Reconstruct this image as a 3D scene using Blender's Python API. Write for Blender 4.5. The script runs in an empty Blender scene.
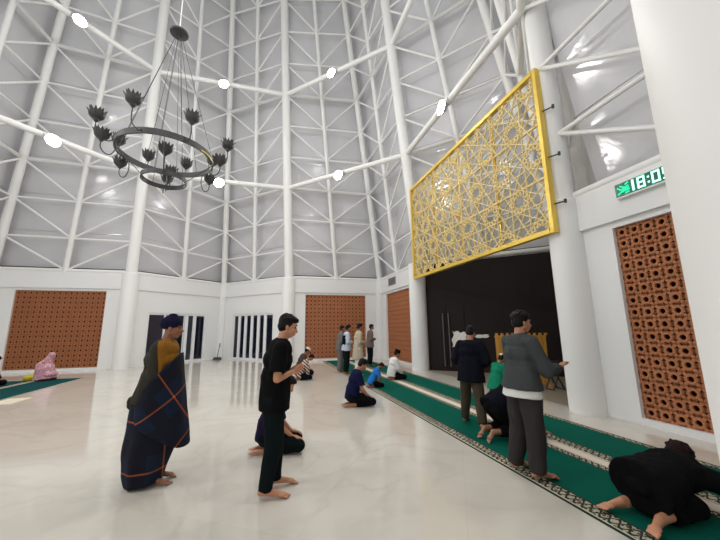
import bpy, bmesh, math, random
from mathutils import Vector, Matrix, noise
random.seed(5)
PI = math.pi
LIGHT_W = 430
SC = bpy.context.scene
COL = SC.collection
R = math.radians

# ---------------------------------------------------------------- materials
def mat(name, col, rough=0.6, metal=0.0, spec=0.5, emit=None, estr=0, coat=0):
    m = bpy.data.materials.new(name); m.use_nodes = True
    b = m.node_tree.nodes['Principled BSDF']
    b.inputs['Base Color'].default_value = (*col, 1); b.inputs['Roughness'].default_value = rough
    b.inputs['Metallic'].default_value = metal; b.inputs['Specular IOR Level'].default_value = spec
    if coat: b.inputs['Coat Weight'].default_value = coat
    if emit: b.inputs['Emission Color'].default_value = (*emit, 1); b.inputs['Emission Strength'].default_value = estr
    return m
class NT:
    """small helper around a material's node tree"""
    def __init__(s, m):
        s.m = m; s.t = m.node_tree; s.b = s.t.nodes['Principled BSDF']
    def n(s, typ, **kw):
        x = s.t.nodes.new(typ)
        for k, v in kw.items(): setattr(x, k, v)
        return x
    def link(s, a, b): s.t.links.new(a, b)
    def math(s, op, a, b=None, c=None):
        x = s.n('ShaderNodeMath', operation=op)
        for i, v in enumerate((a, b, c)):
            if v is None: continue
            if isinstance(v, (int, float)): x.inputs[i].default_value = v
            else: s.link(v, x.inputs[i])
        return x.outputs[0]
    def obj(s):
        tc = s.n('ShaderNodeTexCoord'); sp = s.n('ShaderNodeSeparateXYZ'); s.link(tc.outputs['Object'], sp.inputs[0])
        return tc.outputs['Object'], sp.outputs
    def noise(s, scale, vec=None, detail=3, dist=0):
        x = s.n('ShaderNodeTexNoise'); x.inputs['Scale'].default_value = scale; x.inputs['Detail'].default_value = detail
        x.inputs['Distortion'].default_value = dist
        if vec is not None: s.link(vec, x.inputs['Vector'])
        return x.outputs['Fac']
    def mix(s, f, a, b):
        x = s.n('ShaderNodeMix', data_type='RGBA')
        for i, v in ((0, f), (6, a), (7, b)):
            if isinstance(v, (int, float)): x.inputs[i].default_value = v
            elif isinstance(v, tuple): x.inputs[i].default_value = (*v, 1)
            else: s.link(v, x.inputs[i])
        return x.outputs[2]
    def color(s, c): s.link(c, s.b.inputs['Base Color'])
    def bump(s, h, strength=.2, dist=.01):
        x = s.n('ShaderNodeBump'); x.inputs['Strength'].default_value = strength; x.inputs['Distance'].default_value = dist
        s.link(h, x.inputs['Height']); s.link(x.outputs[0], s.b.inputs['Normal'])
def cloth(name, col, rough=.9, var=.12, scale=9):
    m = mat(name, col, rough, spec=.08); t = NT(m)
    v, _ = t.obj(); f = t.noise(scale, v)
    t.color(t.mix(f, tuple(c*(1-var*1.6) for c in col), tuple(min(1, c*(1+var)) for c in col)))
    t.bump(t.noise(260, v), .15, .002)
    return m

M = {}
M['wall'] = mat('white_plaster', (.83, .835, .835), .55, spec=.35)
t = NT(M['wall']); v, _ = t.obj(); t.bump(t.noise(35, v), .05, .002)
M['column'] = mat('white_column_paint', (.84, .84, .835), .5, spec=.35)
M['steel'] = mat('white_painted_steel', (.86, .86, .845), .38)
M['panel'] = mat('grey_glossy_panel', (.60, .60, .625), .13, spec=.6)
t = NT(M['panel']); v, _ = t.obj(); t.color(t.mix(t.noise(.5, v, 2), (.60, .60, .62), (.72, .72, .745)))
t.bump(t.noise(1.2, v, 3, .6), .25, .05)
M['gap'] = mat('gap_shade', (.03, .03, .03), .8)
M['marble'] = mat('polished_cream_marble', (.72, .67, .59), .085, spec=.6)
t = NT(M['marble']); v, s = t.obj()
mp = t.n('ShaderNodeMapping'); mp.inputs['Rotation'].default_value = (0, 0, R(16.1)); t.link(v, mp.inputs[0])
base = t.mix(t.noise(.9, mp.outputs[0], 5, 1.2), (.585, .545, .48), (.68, .645, .58))
vein = t.math('SMOOTH_MIN', t.math('MULTIPLY', t.math('ABSOLUTE', t.math('SUBTRACT', t.noise(.55, mp.outputs[0], 6, 1.8), .5)), 22), 1, .2)
base = t.mix(vein, (.59, .555, .49), base)
br = t.n('ShaderNodeTexBrick'); br.offset = 0; br.inputs['Scale'].default_value = 1
br.inputs['Brick Width'].default_value = 1.2; br.inputs['Row Height'].default_value = 1.2; br.inputs['Mortar Size'].default_value = .004
br.inputs['Color1'].default_value = (1, 1, 1, 1); br.inputs['Color2'].default_value = (.96, .96, .95, 1); br.inputs['Mortar'].default_value = (.93, .92, .9, 1)
t.link(mp.outputs[0], br.inputs['Vector'])
mx = t.n('ShaderNodeMix', data_type='RGBA', blend_type='MULTIPLY'); mx.inputs[0].default_value = 1
t.link(base, mx.inputs[6]); t.link(br.outputs[0], mx.inputs[7]); t.color(mx.outputs[2])
M['niche_floor'] = mat('brown_niche_floor', (.30, .26, .20), .35)
M['terracotta'] = mat('terracotta_block', (.52, .20, .085), .8)
t = NT(M['terracotta']); v, s = t.obj(); t.color(t.mix(t.noise(3.5, v, 5), (.39, .135, .052), (.52, .205, .09)))
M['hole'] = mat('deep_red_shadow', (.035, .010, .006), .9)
M['gold'] = mat('gold_painted_metal', (.86, .60, .10), .3, .35)
M['gold_web'] = mat('pale_gold_metal', (.86, .68, .30), .55, 0.0)
M['dark_wall'] = mat('dark_brown_panelling', (.018, .013, .013), .6, spec=.2)
t = NT(M['dark_wall']); v, s = t.obj()
st = t.math('LESS_THAN', t.math('FRACT', t.math('MULTIPLY', s['X'], 1.1)), .012)
t.color(t.mix(st, (.017, .011, .011), (.007, .005, .005)))
M['handle'] = mat('brushed_handle', (.22, .18, .17), .35, .8)
M['glass'] = mat('night_glass', (.006, .008, .018), .06, spec=.5)
M['glass_grey'] = mat('dark_grey_glass', (.03, .032, .045), .12)
M['frame'] = mat('white_window_frame', (.82, .83, .86), .4)
M['iron'] = mat('dark_iron', (.06, .06, .06), .5, .4)
M['iron_gold'] = mat('worn_yellow_iron', (.75, .62, .05), .4, .2)
M['lens'] = mat('flood_lens', (1, 1, 1), .3, emit=(1, .99, .96), estr=90)
M['housing'] = mat('grey_lamp_housing', (.55, .55, .55), .4, .3)
M['green_led'] = mat('green_led', (.0, .3, .1), .4, emit=(.02, .9, .45), estr=1.1)
M['white_led'] = mat('pale_green_led', (.5, 1, .7), .4, emit=(.42, 1, .72), estr=1.5)
M['clock_face'] = mat('dark_green_display', (.0, .05, .035), .25, emit=(0, .22, .13), estr=.35)
M['plastic'] = mat('white_plastic', (.8, .8, .8), .4)
M['grille'] = mat('grey_grille', (.23, .24, .25), .5)
M['black'] = mat('black_plastic', (.02, .02, .02), .5)
M['wood'] = mat('golden_varnished_wood', (.62, .30, .05), .35)
t = NT(M['wood']); v, s = t.obj(); w = t.n('ShaderNodeTexWave'); w.inputs['Scale'].default_value = 3; w.inputs['Distortion'].default_value = 4
t.link(v, w.inputs[0]); t.color(t.mix(w.outputs['Fac'], (.60, .27, .045), (.70, .36, .07)))
M['paper'] = mat('white_paper', (.8, .78, .74), .7)
M['cream_cloth'] = cloth('cream_mat_cloth', (.72, .64, .5))
M['yellow_cloth'] = cloth('yellow_cloth', (.55, .47, .03))
# skin
def skin(name, col):
    m = mat(name, col, .5, spec=.4); m.node_tree.nodes['Principled BSDF'].inputs['Subsurface Weight'].default_value = .05
    m.node_tree.nodes['Principled BSDF'].inputs['Subsurface Radius'].default_value = (.02, .008, .004)
    return m
M['skin'] = skin('tan_skin', (.42, .20, .115)); M['skin_dark'] = skin('brown_skin', (.30, .13, .07)); M['skin_warm'] = skin('warm_skin', (.55, .26, .15))
M['hair'] = mat('black_hair', (.005, .004, .004), .6, spec=.2); t = NT(M['hair']); v, s = t.obj(); t.bump(t.noise(150, v, 4), .6, .01)
M['hair_brown'] = mat('dark_brown_hair', (.016, .006, .006), .7, spec=.15); t = NT(M['hair_brown']); v, s = t.obj(); t.bump(t.noise(150, v, 4), .6, .01)
M['eye'] = mat('dark_eye', (.02, .012, .01), .2); M['eye_white'] = mat('eye_white', (.75, .73, .7), .3); M['lip'] = mat('lip', (.38, .13, .10), .5)
CL = lambda n, c, **k: M.setdefault(n, cloth(n, c, **k))
CL('black_cloth', (.005, .005, .006)); CL('black_blue', (.005, .006, .011)); CL('black_trouser', (.005, .009, .010))
CL('navy', (.008, .010, .045)); CL('purple_navy', (.014, .009, .04)); CL('grey_knit', (.060, .066, .068)); CL('grey_trouser', (.040, .037, .036))
CL('white_cloth', (.75, .74, .72), var=.05); CL('brown_trouser', (.065, .052, .036)); CL('dark_jacket', (.006, .007, .012))
CL('grey_shirt', (.16, .155, .15)); CL('light_blue', (.50, .58, .68)); CL('beige', (.50, .43, .33)); CL('check_brown', (.16, .12, .11)); CL('bright_blue', (.02, .16, .50))
CL('green_robe', (.01, .22, .12)); CL('indigo_cap', (.012, .010, .035)); CL('dark_robe', (.07, .055, .05)); CL('maroon_dark', (.04, .012, .015)); CL('pale_cap', (.75, .60, .50))
CL('olive', (.035, .032, .022))
m = mat('striped_cloth', (.5, .4, .35), .9); t = NT(m); v, s = t.obj()
f = t.math('LESS_THAN', t.math('FRACT', t.math('MULTIPLY', t.math('ADD', s['Z'], t.math('MULTIPLY', s['X'], .9)), 8.5)), .42)
t.color(t.mix(f, (.10, .05, .04), (.62, .50, .42))); M['striped'] = m
m = mat('pink_floral_cloth', (.6, .3, .35), .9); t = NT(m); v, s = t.obj()
vo = t.n('ShaderNodeTexVoronoi'); vo.inputs['Scale'].default_value = 16; t.link(v, vo.inputs['Vector'])
f = t.math('LESS_THAN', vo.outputs['Distance'], .32)
t.color(t.mix(f, t.mix(t.noise(9, v), (.40, .20, .32), (.62, .30, .30)), (.74, .56, .58))); M['floral'] = m
# ochre shoulders on a dark olive shirt (front of the shirt is ochre)
m = mat('olive_and_ochre_cloth', (.1, .1, .1), .9, spec=.2); t = NT(m); v, s = t.obj()
f = t.math('GREATER_THAN', t.math('ADD', s['X'], t.math('MULTIPLY', t.math('SUBTRACT', s['Z'], 1.1), .12)), .055)
t.color(t.mix(f, (.030, .027, .020), t.mix(t.noise(8, v), (.20, .085, .008), (.30, .13, .014)))); M['olive_ochre'] = m
def plaid(name, ang, off=0.0, k=2.6):
    m = mat(name, (.02, .03, .06), .85, spec=.25); t = NT(m); v, s = t.obj()
    c, sn = math.cos(ang), math.sin(ang)
    hx = t.math('ADD', s['X'], t.math('MULTIPLY', s['Y'], .35))
    A = t.math('ADD', t.math('ADD', t.math('MULTIPLY', hx, c), t.math('MULTIPLY', s['Z'], sn)), off)
    B = t.math('ADD', t.math('SUBTRACT', t.math('MULTIPLY', s['Z'], c), t.math('MULTIPLY', hx, sn)), off*.6)
    def line(x, w, o=0.0):
        return t.math('LESS_THAN', t.math('ABSOLUTE', t.math('SUBTRACT', t.math('FRACT', t.math('ADD', t.math('MULTIPLY', x, k), o)), .5)), w)
    base = t.mix(t.noise(5, v, 3), (.004, .006, .016), (.004, .017, .045))
    wide = t.math('MAXIMUM', line(A, .16, .5), line(B, .16, .5))
    base = t.mix(t.math('MULTIPLY', wide, .75), base, (.006, .004, .010))
    la, lb = line(A, .017), line(B, .017)
    base = t.mix(t.math('MULTIPLY', t.math('MAXIMUM', la, lb), .85), base, (.30, .07, .02))
    base = t.mix(t.math('MULTIPLY', la, lb), base, (.85, .16, .02))
    t.color(base); return m
M['plaid_low'] = plaid('navy_plaid', 0.03, .13, 2.1); M['plaid_up'] = plaid('navy_plaid_slanted', .62, .02, 2.4)
# carpet : object x runs across the roll (0..w), y along
def carpet_mat(name, bands, green=(.0, .095, .066)):
    m = mat(name, green, .95, spec=.1); t = NT(m); v, s = t.obj()
    col = t.mix(t.noise(1.3, v, 4), tuple(c*.8 for c in green), tuple(c*1.15 for c in green))
    pa = t.math('ABSOLUTE', t.math('SINE', t.math('MULTIPLY', s['Y'], 2*PI/.15)))
    for (x0, x1, kind) in bands:
        inside = t.math('MULTIPLY', t.math('GREATER_THAN', s['X'], x0), t.math('LESS_THAN', s['X'], x1))
        if kind == 'dark': c = (.03, .035, .025)
        elif kind == 'cream': c = (.62, .56, .44)
        else:
            u = t.math('DIVIDE', t.math('SUBTRACT', s['X'], x0), x1-x0)
            z1 = t.math('ABSOLUTE', t.math('SUBTRACT', t.math('ABSOLUTE', t.math('SUBTRACT', u, .5)), t.math('MULTIPLY', pa, .38)))
            dm = t.math('LESS_THAN', z1, .11)
            dots = t.n('ShaderNodeTexVoronoi'); dots.inputs['Scale'].default_value = 34; t.link(v, dots.inputs['Vector'])
            dd = t.math('LESS_THAN', dots.outputs['Distance'], .42)
            c = t.mix(t.math('MAXIMUM', dm, dd), (.46, .42, .32), (.03, .04, .028))
        col = t.mix(inside, col, c)
    t.color(col); t.bump(t.noise(300, v), .5, .004); return m

# ---------------------------------------------------------------- mesh helpers
def new(name, verts, faces, m=None, parent=None, smooth=False):
    me = bpy.data.meshes.new(name); me.from_pydata([tuple(v) for v in verts], [], faces); me.update()
    if m is not None: me.materials.append(m)
    if smooth:
        for p in me.polygons: p.use_smooth = True
    o = bpy.data.objects.new(name, me); COL.objects.link(o)
    if parent is not None: o.parent = parent
    return o
class MB:
    def __init__(s): s.v = []; s.f = []
    def add(s, vs, fs):
        n = len(s.v); s.v += [Vector(v) for v in vs]; s.f += [tuple(i+n for i in f) for f in fs]; return s
    def box(s, a, b, mtx=None):
        x0, y0, z0 = a; x1, y1, z1 = b
        vs = [Vector(p) for p in ((x0,y0,z0),(x1,y0,z0),(x1,y1,z0),(x0,y1,z0),(x0,y0,z1),(x1,y0,z1),(x1,y1,z1),(x0,y1,z1))]
        if mtx is not None: vs = [mtx @ v for v in vs]
        return s.add(vs, [(3,2,1,0),(4,5,6,7),(0,1,5,4),(1,2,6,5),(2,3,7,6),(3,0,4,7)])
    def tube(s, a, b, r, r2=None, n=10, cap=True):
        a, b = Vector(a), Vector(b); r2 = r if r2 is None else r2
        d = (b-a).normalized(); u = d.orthogonal().normalized(); w = d.cross(u)
        vs = []
        for p, q in ((a, r), (b, r2)):
            for i in range(n):
                t = 2*PI*i/n; vs.append(p+(u*math.cos(t)+w*math.sin(t))*q)
        fs = [(i, (i+1) % n, n+(i+1) % n, n+i) for i in range(n)]
        if cap: fs += [tuple(range(n-1, -1, -1)), tuple(range(n, 2*n))]
        return s.add(vs, fs)
    def path(s, pts, r, n=8):
        pts = [Vector(p) for p in pts]; k = len(pts); vs = []; fs = []
        u = None
        for i, p in enumerate(pts):
            d = (pts[min(i+1, k-1)]-pts[max(i-1, 0)]).normalized()
            if u is None: u = d.orthogonal().normalized()
            u = (u-d*u.dot(d)).normalized(); w = d.cross(u)
            rr = r[i] if isinstance(r, (list, tuple)) else r
            for j in range(n):
                t = 2*PI*j/n; vs.append(p+(u*math.cos(t)+w*math.sin(t))*rr)
        for i in range(k-1):
            for j in range(n): fs.append((i*n+j, i*n+(j+1) % n, (i+1)*n+(j+1) % n, (i+1)*n+j))
        fs += [tuple(range(n-1, -1, -1)), tuple(range((k-1)*n, k*n))]
        return s.add(vs, fs)
    def lathe(s, prof, n=24, c=(0, 0, 0), closed=False):
        c = Vector(c); vs = []; k = len(prof)
        for (r, z) in prof:
            for j in range(n):
                t = 2*PI*j/n; vs.append(c+Vector((r*math.cos(t), r*math.sin(t), z)))
        fs = []
        for i in range(k if closed else k-1):
            for j in range(n): fs.append((i*n+j, i*n+(j+1) % n, ((i+1) % k)*n+(j+1) % n, ((i+1) % k)*n+j))
        if not closed: fs += [tuple(range(n-1, -1, -1)), tuple(range((k-1)*n, k*n))]
        return s.add(vs, fs)
    def build(s, name, m, parent=None, smooth=False): return new(name, s.v, s.f, m, parent, smooth)
def smooth_by_angle(o, deg=40):
    me = o.data
    for p in me.polygons: p.use_smooth = True
    me.set_sharp_from_angle(angle=R(deg))
    return o
def struct(o): o['kind'] = 'structure'; return o
def thing(name, label, cat, loc=(0, 0, 0), rz=0, group=None):
    o = bpy.data.objects.new(name, None); COL.objects.link(o); o.empty_display_size = .1
    o.location = loc; o.rotation_euler = (0, 0, rz); o['label'] = label; o['category'] = cat
    if group: o['group'] = group
    return o
def tag(o, label, cat, group=None):
    o['label'] = label; o['category'] = cat
    if group: o['group'] = group
    return o

# ---------------------------------------------------------------- plan of the hall: an eight-pointed star
CX, CY, TH, SIDE, H = -4.335, 6.649, -.281, 6.501, 3.857
ZI, ZO, Z2, Z3 = 67.195, 47.8, 8.176, 12.769
RI = SIDE/2/math.sin(PI/8); RO = SIDE/2/math.tan(PI/8)+SIDE/2
def star(k, z=0.0, off=0.0):
    az = TH+PI/2+(k-6)*PI/8
    odd = k % 2
    r = (RI if odd else RO)*(1-max(z-H, 0)/((ZI if odd else ZO)-H)) + off*(1.0 if odd else 1.35)
    return Vector((CX+r*math.sin(az), CY+r*math.cos(az), z))
QD = Vector((math.sin(TH), math.cos(TH), 0)); QN = Vector((QD.y, -QD.x, 0))      # along the qibla wall, and towards it

# floor
ring = [star(k, 0, .6) for k in range(16)]
fl = MB(); fl.add([*ring, *[p-Vector((0, 0, .15)) for p in ring]], [tuple(range(15, -1, -1)), tuple(range(16, 32))]+[(i, (i+1) % 16, 16+(i+1) % 16, 16+i) for i in range(16)])
struct(fl.build('floor', M['marble']))

# lattice block mesh, made once: square modules with a round hole in an octagon ring and notches between
MOD = .1875
def lattice_mesh(nx, nz):
    b = MB(); y0, y1 = 0, .032
    def bar(x0, z0, x1, z1, w):
        d = Vector((x1-x0, 0, z1-z0)); L = d.length; d /= L; p = Vector((-d.z, 0, d.x))*w/2
        A, B = Vector((x0, 0, z0)), Vector((x1, 0, z1)); q = [A-p, B-p, B+p, A+p]
        Y = Vector((0, y1, 0))
        b.add([*q, *[v+Y for v in q]], [(0, 1, 2, 3), (1, 0, 4, 5), (2, 1, 5, 6), (3, 2, 6, 7), (0, 3, 7, 4)])
    for i in range(nx):
        for j in range(nz):
            cx, cz = (i+.5)*MOD, (j+.5)*MOD
            n = 8; ro, ri = .070, .041; vs = []
            for r, y in ((ro, -.006), (ri, -.006), (ri, y1), (ro, y1)):
                for k in range(n):
                    a = 2*PI*(k+.5)/n; vs.append((cx+r*math.cos(a), y, cz+r*math.sin(a)))
            fs = []
            for q in range(3):
                for k in range(n): fs.append((q*n+k, q*n+(k+1) % n, (q+1)*n+(k+1) % n, (q+1)*n+k))
            for k in range(n): fs.append((3*n+k, 3*n+(k+1) % n, (k+1) % n, k))
            b.add(vs, fs)
            h = MOD/2
            for a in range(4):
                c, s_ = math.cos(a*PI/2), math.sin(a*PI/2)
                bar(cx+.055*c, cz+.055*s_, cx+h*c, cz+h*s_, .058)
                a2 = a*PI/2+PI/4; c2, s2 = math.cos(a2), math.sin(a2)
                bar(cx+.055*c2, cz+.055*s2, cx+h*1.35*c2, cz+h*1.40*s2, .044)
                # corner diamond
                bar(cx+h*c-.035*s_, cz+h*s_+.035*c, cx+h*c+.035*s_, cz+h*s_-.035*c, .034)
    me = bpy.data.meshes.new('lattice'); me.from_pydata([tuple(v) for v in b.v], [], b.f); me.materials.append(M['terracotta']); me.update(); return me
LAT = lattice_mesh(16, 16)
LW = LH = 16*MOD
Z0L = .10

def facet_matrix(k):
    a, b = star(k), star(k+1); u = (b-a).normalized()
    return Matrix.Translation(a) @ Matrix(((u.x, -u.y, 0, 0), (u.y, u.x, 0, 0), (0, 0, 1, 0), (0, 0, 0, 1))), (b-a).length
SIDES = {13: 'rear_left', 14: 'near_left', 15: 'side_left', 0: 'left', 1: 'back_left', 2: 'back', 3: 'back_centre', 4: 'back_right', 5: 'niche', 6: 'niche_right', 7: 'right', 8: 'near_right'}
TYPE = {13: 'plain', 14: 'plain', 15: 'plain', 0: 'lattice', 1: 'window', 2: 'window', 3: 'lattice', 4: 'lattice', 5: 'dark', 6: 'dark', 7: 'lattice', 8: 'plain'}
LAT_LABEL = {0: 'wide terracotta lattice block panel in the left wall behind the seated woman in pink',
             3: 'square terracotta lattice block panel behind the four standing worshippers',
             4: 'narrow looking terracotta lattice panel beside the golden screen, behind man in black cap',
             7: 'large close terracotta lattice panel under the green digital clock'}
nwin = 0
for k, ty in TYPE.items():
    mt, L = facet_matrix(k)
    T = .3
    b = MB(); x0, x1, z0, z1 = .80, .80+LW, Z0L, Z0L+LH
    if k == 7: x0 -= .27; x1 -= .27
    e0 = -.3 if (k % 2 == 0) else 0; 
    if ty == 'window': z0, z1 = 0, 2.26; x0, x1 = .86, 3.66
    wm = M['dark_wall'] if ty == 'dark' else M['wall']
    if ty in ('plain', 'dark'):
        b.box((0, 0, 0), (L, T, H))
    else:
        b.box((0, 0, 0), (x0, T, H)); b.box((x1, 0, 0), (L, T, H)); b.box((x0, 0, z1), (x1, T, H))
        if z0 > 0: b.box((x0, 0, 0), (x1, T, z0))
    w = struct(b.build('wall_'+SIDES[k], wm)); w.matrix_world = mt
    if ty != 'dark':
        # projecting beam along the top of the wall
        tb = MB().box((0, -.07, 3.2), (L, 0, H-.001)).build('trim_%d' % (k+1), M['wall']); struct(tb); tb.matrix_world = mt
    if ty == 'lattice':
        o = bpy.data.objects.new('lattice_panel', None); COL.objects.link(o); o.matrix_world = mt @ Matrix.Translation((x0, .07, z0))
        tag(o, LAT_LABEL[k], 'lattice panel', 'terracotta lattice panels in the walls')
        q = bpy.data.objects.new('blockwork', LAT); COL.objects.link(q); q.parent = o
        f = MB().box((0, .11, 0), (LW, .13, LH)).build('backing', M['hole'], o)  # sheet coloured dark to stand for the night darkness behind the holes
    if ty == 'window':
        nwin += 1
        o = bpy.data.objects.new('window_%d' % nwin, None); COL.objects.link(o); o.matrix_world = mt @ Matrix.Translation((x0, .08, 0)); struct(o)
        W, Hh = x1-x0, 2.26
        fr = MB().box((0, -.03, 0), (.06, .08, Hh)).box((W-.06, -.03, 0), (W, .08, Hh)).box((.06, -.03, Hh-.08), (W-.06, .08, Hh)).box((.06, -.03, 0), (W-.06, .08, .10))
        fr.build('frame', M['frame'], o)
        if nwin == 1:
            xs = [(.06, .42, 1), (.86, 1.10, 1), (1.18, 1.50, 0), (1.56, 1.86, 2), (2.02, 2.16, 1), (2.36, 2.74, 0)]
            mull = [(.42, .52), (.76, .86), (1.10, 1.18), (1.86, 2.02), (2.16, 2.36)]
            mull = [(.72, .80), (1.14, 1.24), (1.72, 1.88), (2.14, 2.30)]
        else:
            mull = [(.06+.452*i+.28, .06+.452*i+.452) for i in range(5)]
        edges = [.06]+[q for m_ in mull for q in m_]+[W-.06]
        for i in range(0, len(edges), 2):
            if nwin == 1 and i == 4:      # the sliding leaf stands open: the pane is set back
                MB().box((edges[i], .10, .02), (edges[i+1], .115, Hh-.08)).build('pane', M['glass'], o)
            else:
                MB().box((edges[i], .02, .10), (edges[i+1], .035, Hh-.08)).build('pane', M['glass_grey'] if (nwin == 1 and i in (0, 2, 6)) else M['glass'], o)
        for (a, c) in mull: MB().box((a, -.02, .10), (c, .07, Hh-.08)).build('mullion', M['frame'], o)
        if nwin == 1: MB().box((1.17, -.05, .95), (1.20, -.02, 1.15)).build('handle', M['handle'], o)
# recessed floor of the prayer niche (darker brown)
p5, p6, p7 = star(5, .004), star(6, .004), star(7, .004)
struct(new('floor_niche', [p5, p6, p7, p5-Vector((0, 0, .003)), p6-Vector((0, 0, .003)), p7-Vector((0, 0, .003))], [(2, 1, 0), (3, 4, 5), (0, 1, 4, 3), (1, 2, 5, 4), (2, 0, 3, 5)], M['niche_floor']))
# corner posts on the recessed tips
for k in (0, 2, 4):
    p = star(k)*1.0; c = Vector((CX, CY, 0)); d = (c-p); d.z = 0; d.normalize()
    struct(smooth_by_angle(MB().tube(p+d*.12, p+d*.12+Vector((0, 0, H)), .17, n=20).build('wall_corner_%d' % k, M['wall'])))
# round columns at the inner corners
COLS = {15: (star(15).xy, .3, 'round white column left of the frame edge beside the left wall'),
        1: (star(1).xy, .3, 'round white column between left lattice panel and the open sliding window'),
        3: (star(3).xy, .3, 'round white column between the barred window and the back lattice panel'),
        5: (Vector((2.14, 11.93)), .31, 'slim round white column at the left end of the golden screen'),
        7: (Vector((3.98, 5.96)), .30, 'round white column under the right end of the golden screen'),
        9: (Vector((.95, .305)), .447, 'huge near white column filling the right edge of the picture')}
for k, (p, r, lab) in COLS.items():
    hgt = H if k != 9 else 9.5
    o = smooth_by_angle(MB().lathe([(r, 0), (r, hgt-.02), (r-.02, hgt)], 40).build('column', M['column'])); o.location = (p[0], p[1], 0)
    tag(o, lab, 'column', 'round white columns at the inner corners')

# ---------------------------------------------------------------- the steel dome
LEV = [H+.06, 5.2, 6.68, Z2, 9.70, 11.23, Z3, 14.35, 15.95, 17.6, 19.3, 21.0, 22.8, 24.6]
TOPZ = 25.6
allk = [11]+list(range(13, 16))+list(range(0, 10))
nt = 20
P7TOP = Vector((3.850, 5.830, Z2))
def trim(b, m=M['steel']):
    global nt
    nt += 1; return struct(smooth_by_angle(b.build('trim_%d' % nt, m), 50))
for k in allk:
    r = {1: .21, 3: .21, 5: .21, 7: .235}.get(k, .21 if k % 2 else .15)
    if k == 7: a = Vector((3.99, 5.96, H-.02))
    else: a = star(k, H-.02)
    if k == 9: a = star(9, 9.3)
    mid = star(k, TOPZ)
    if k == 7: mid = a+(P7TOP-a)*((TOPZ-H)/(Z2-H))
    trim(MB().tube(a, mid, r, r*.8, n=18))
for k in [13, 14, 15]+list(range(0, 9)):
    # facet lacing and middle rib
    A = lambda z: star(k, z); B = lambda z: star(k+1, z); Mi = lambda z: (A(z)+B(z))/2
    trim(MB().tube(Mi(H), Mi(TOPZ), .10, .08, n=12))
    b = MB()
    rr = .043
    for i, z in enumerate(LEV):
        b.tube(A(z), B(z), .075 if z in (Z2, Z3, LEV[0]) else rr, n=8)
        if i+1 < len(LEV):
            z2 = LEV[i+1]
            b.tube(A(z2), Mi(z), rr, n=8); b.tube(Mi(z), B(z2), rr, n=8)
    # short brackets holding the panels behind
    for i, z in enumerate(LEV[:9]):
        for P, O in ((A, k), (B, k+1)):
            pass
    trim(b)
    # glossy grey cladding behind the lacing
    a0, b0 = star(k, H+.2, .42), star(k+1, H+.2, .42); a1, b1 = star(k, TOPZ, .42), star(k+1, TOPZ, .42)
    out = ((b0-a0).cross(Vector((0, 0, 1)))).normalized()*-.05
    N = 12; vs = []; fs = []
    zs = [H+.2]+LEV[1:]+[TOPZ]
    for z in zs:
        a_, b_ = star(k, z, .42), star(k+1, z, .42)
        vs += [a_, b_, a_+out, b_+out]
    for i in range(len(zs)-1):
        o_ = i*4; fs += [(o_, o_+4, o_+5, o_+1), (o_+2, o_+3, o_+7, o_+6)]
    p = new('ceiling_cladding_%d' % (k+1), vs, fs, M['panel']); struct(p)
    # seams of the cladding: thin raised strips
    s_ = MB()
    for z in LEV[1:]:
        a_, b_ = star(k, z+.35, .40), star(k+1, z+.35, .40); s_.tube(a_, b_, .012, n=4)
    trim(s_, M['panel'])
    # ledge, and a dark strip painting in the gap's shade below the cladding
    a_, b_ = star(k, H, 0), star(k+1, H, 0); c_, d_ = star(k+1, H, .6), star(k, H, .6)
    new_l = new('trim_ledge_%d' % (k+1), [a_, b_, c_, d_, a_-Vector((0, 0, .05)), b_-Vector((0, 0, .05)), c_-Vector((0, 0, .05)), d_-Vector((0, 0, .05))], [(0, 3, 2, 1), (4, 5, 6, 7), (0, 1, 5, 4), (1, 2, 6, 5), (2, 3, 7, 6), (3, 0, 4, 7)], M['wall']); struct(new_l)
    g = MB(); a_, b_ = star(k, 0, .30), star(k+1, 0, .30); mtx = Matrix.Translation(a_) @ facet_matrix(k)[0].to_3x3().to_4x4()
    g.box((0, 0, H), ((b_-a_).length, .02, H+.22), mtx); gg = g.build('trim_gap_shade_%d' % (k+1), M['gap']); struct(gg)
# closing cap high above
cap = [star(k, TOPZ, .4) for k in range(16)]
struct(new('ceiling', [*cap, *[p+Vector((0, 0, .1)) for p in cap]], [tuple(range(16)), tuple(range(31, 15, -1))], M['panel']))
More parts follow.
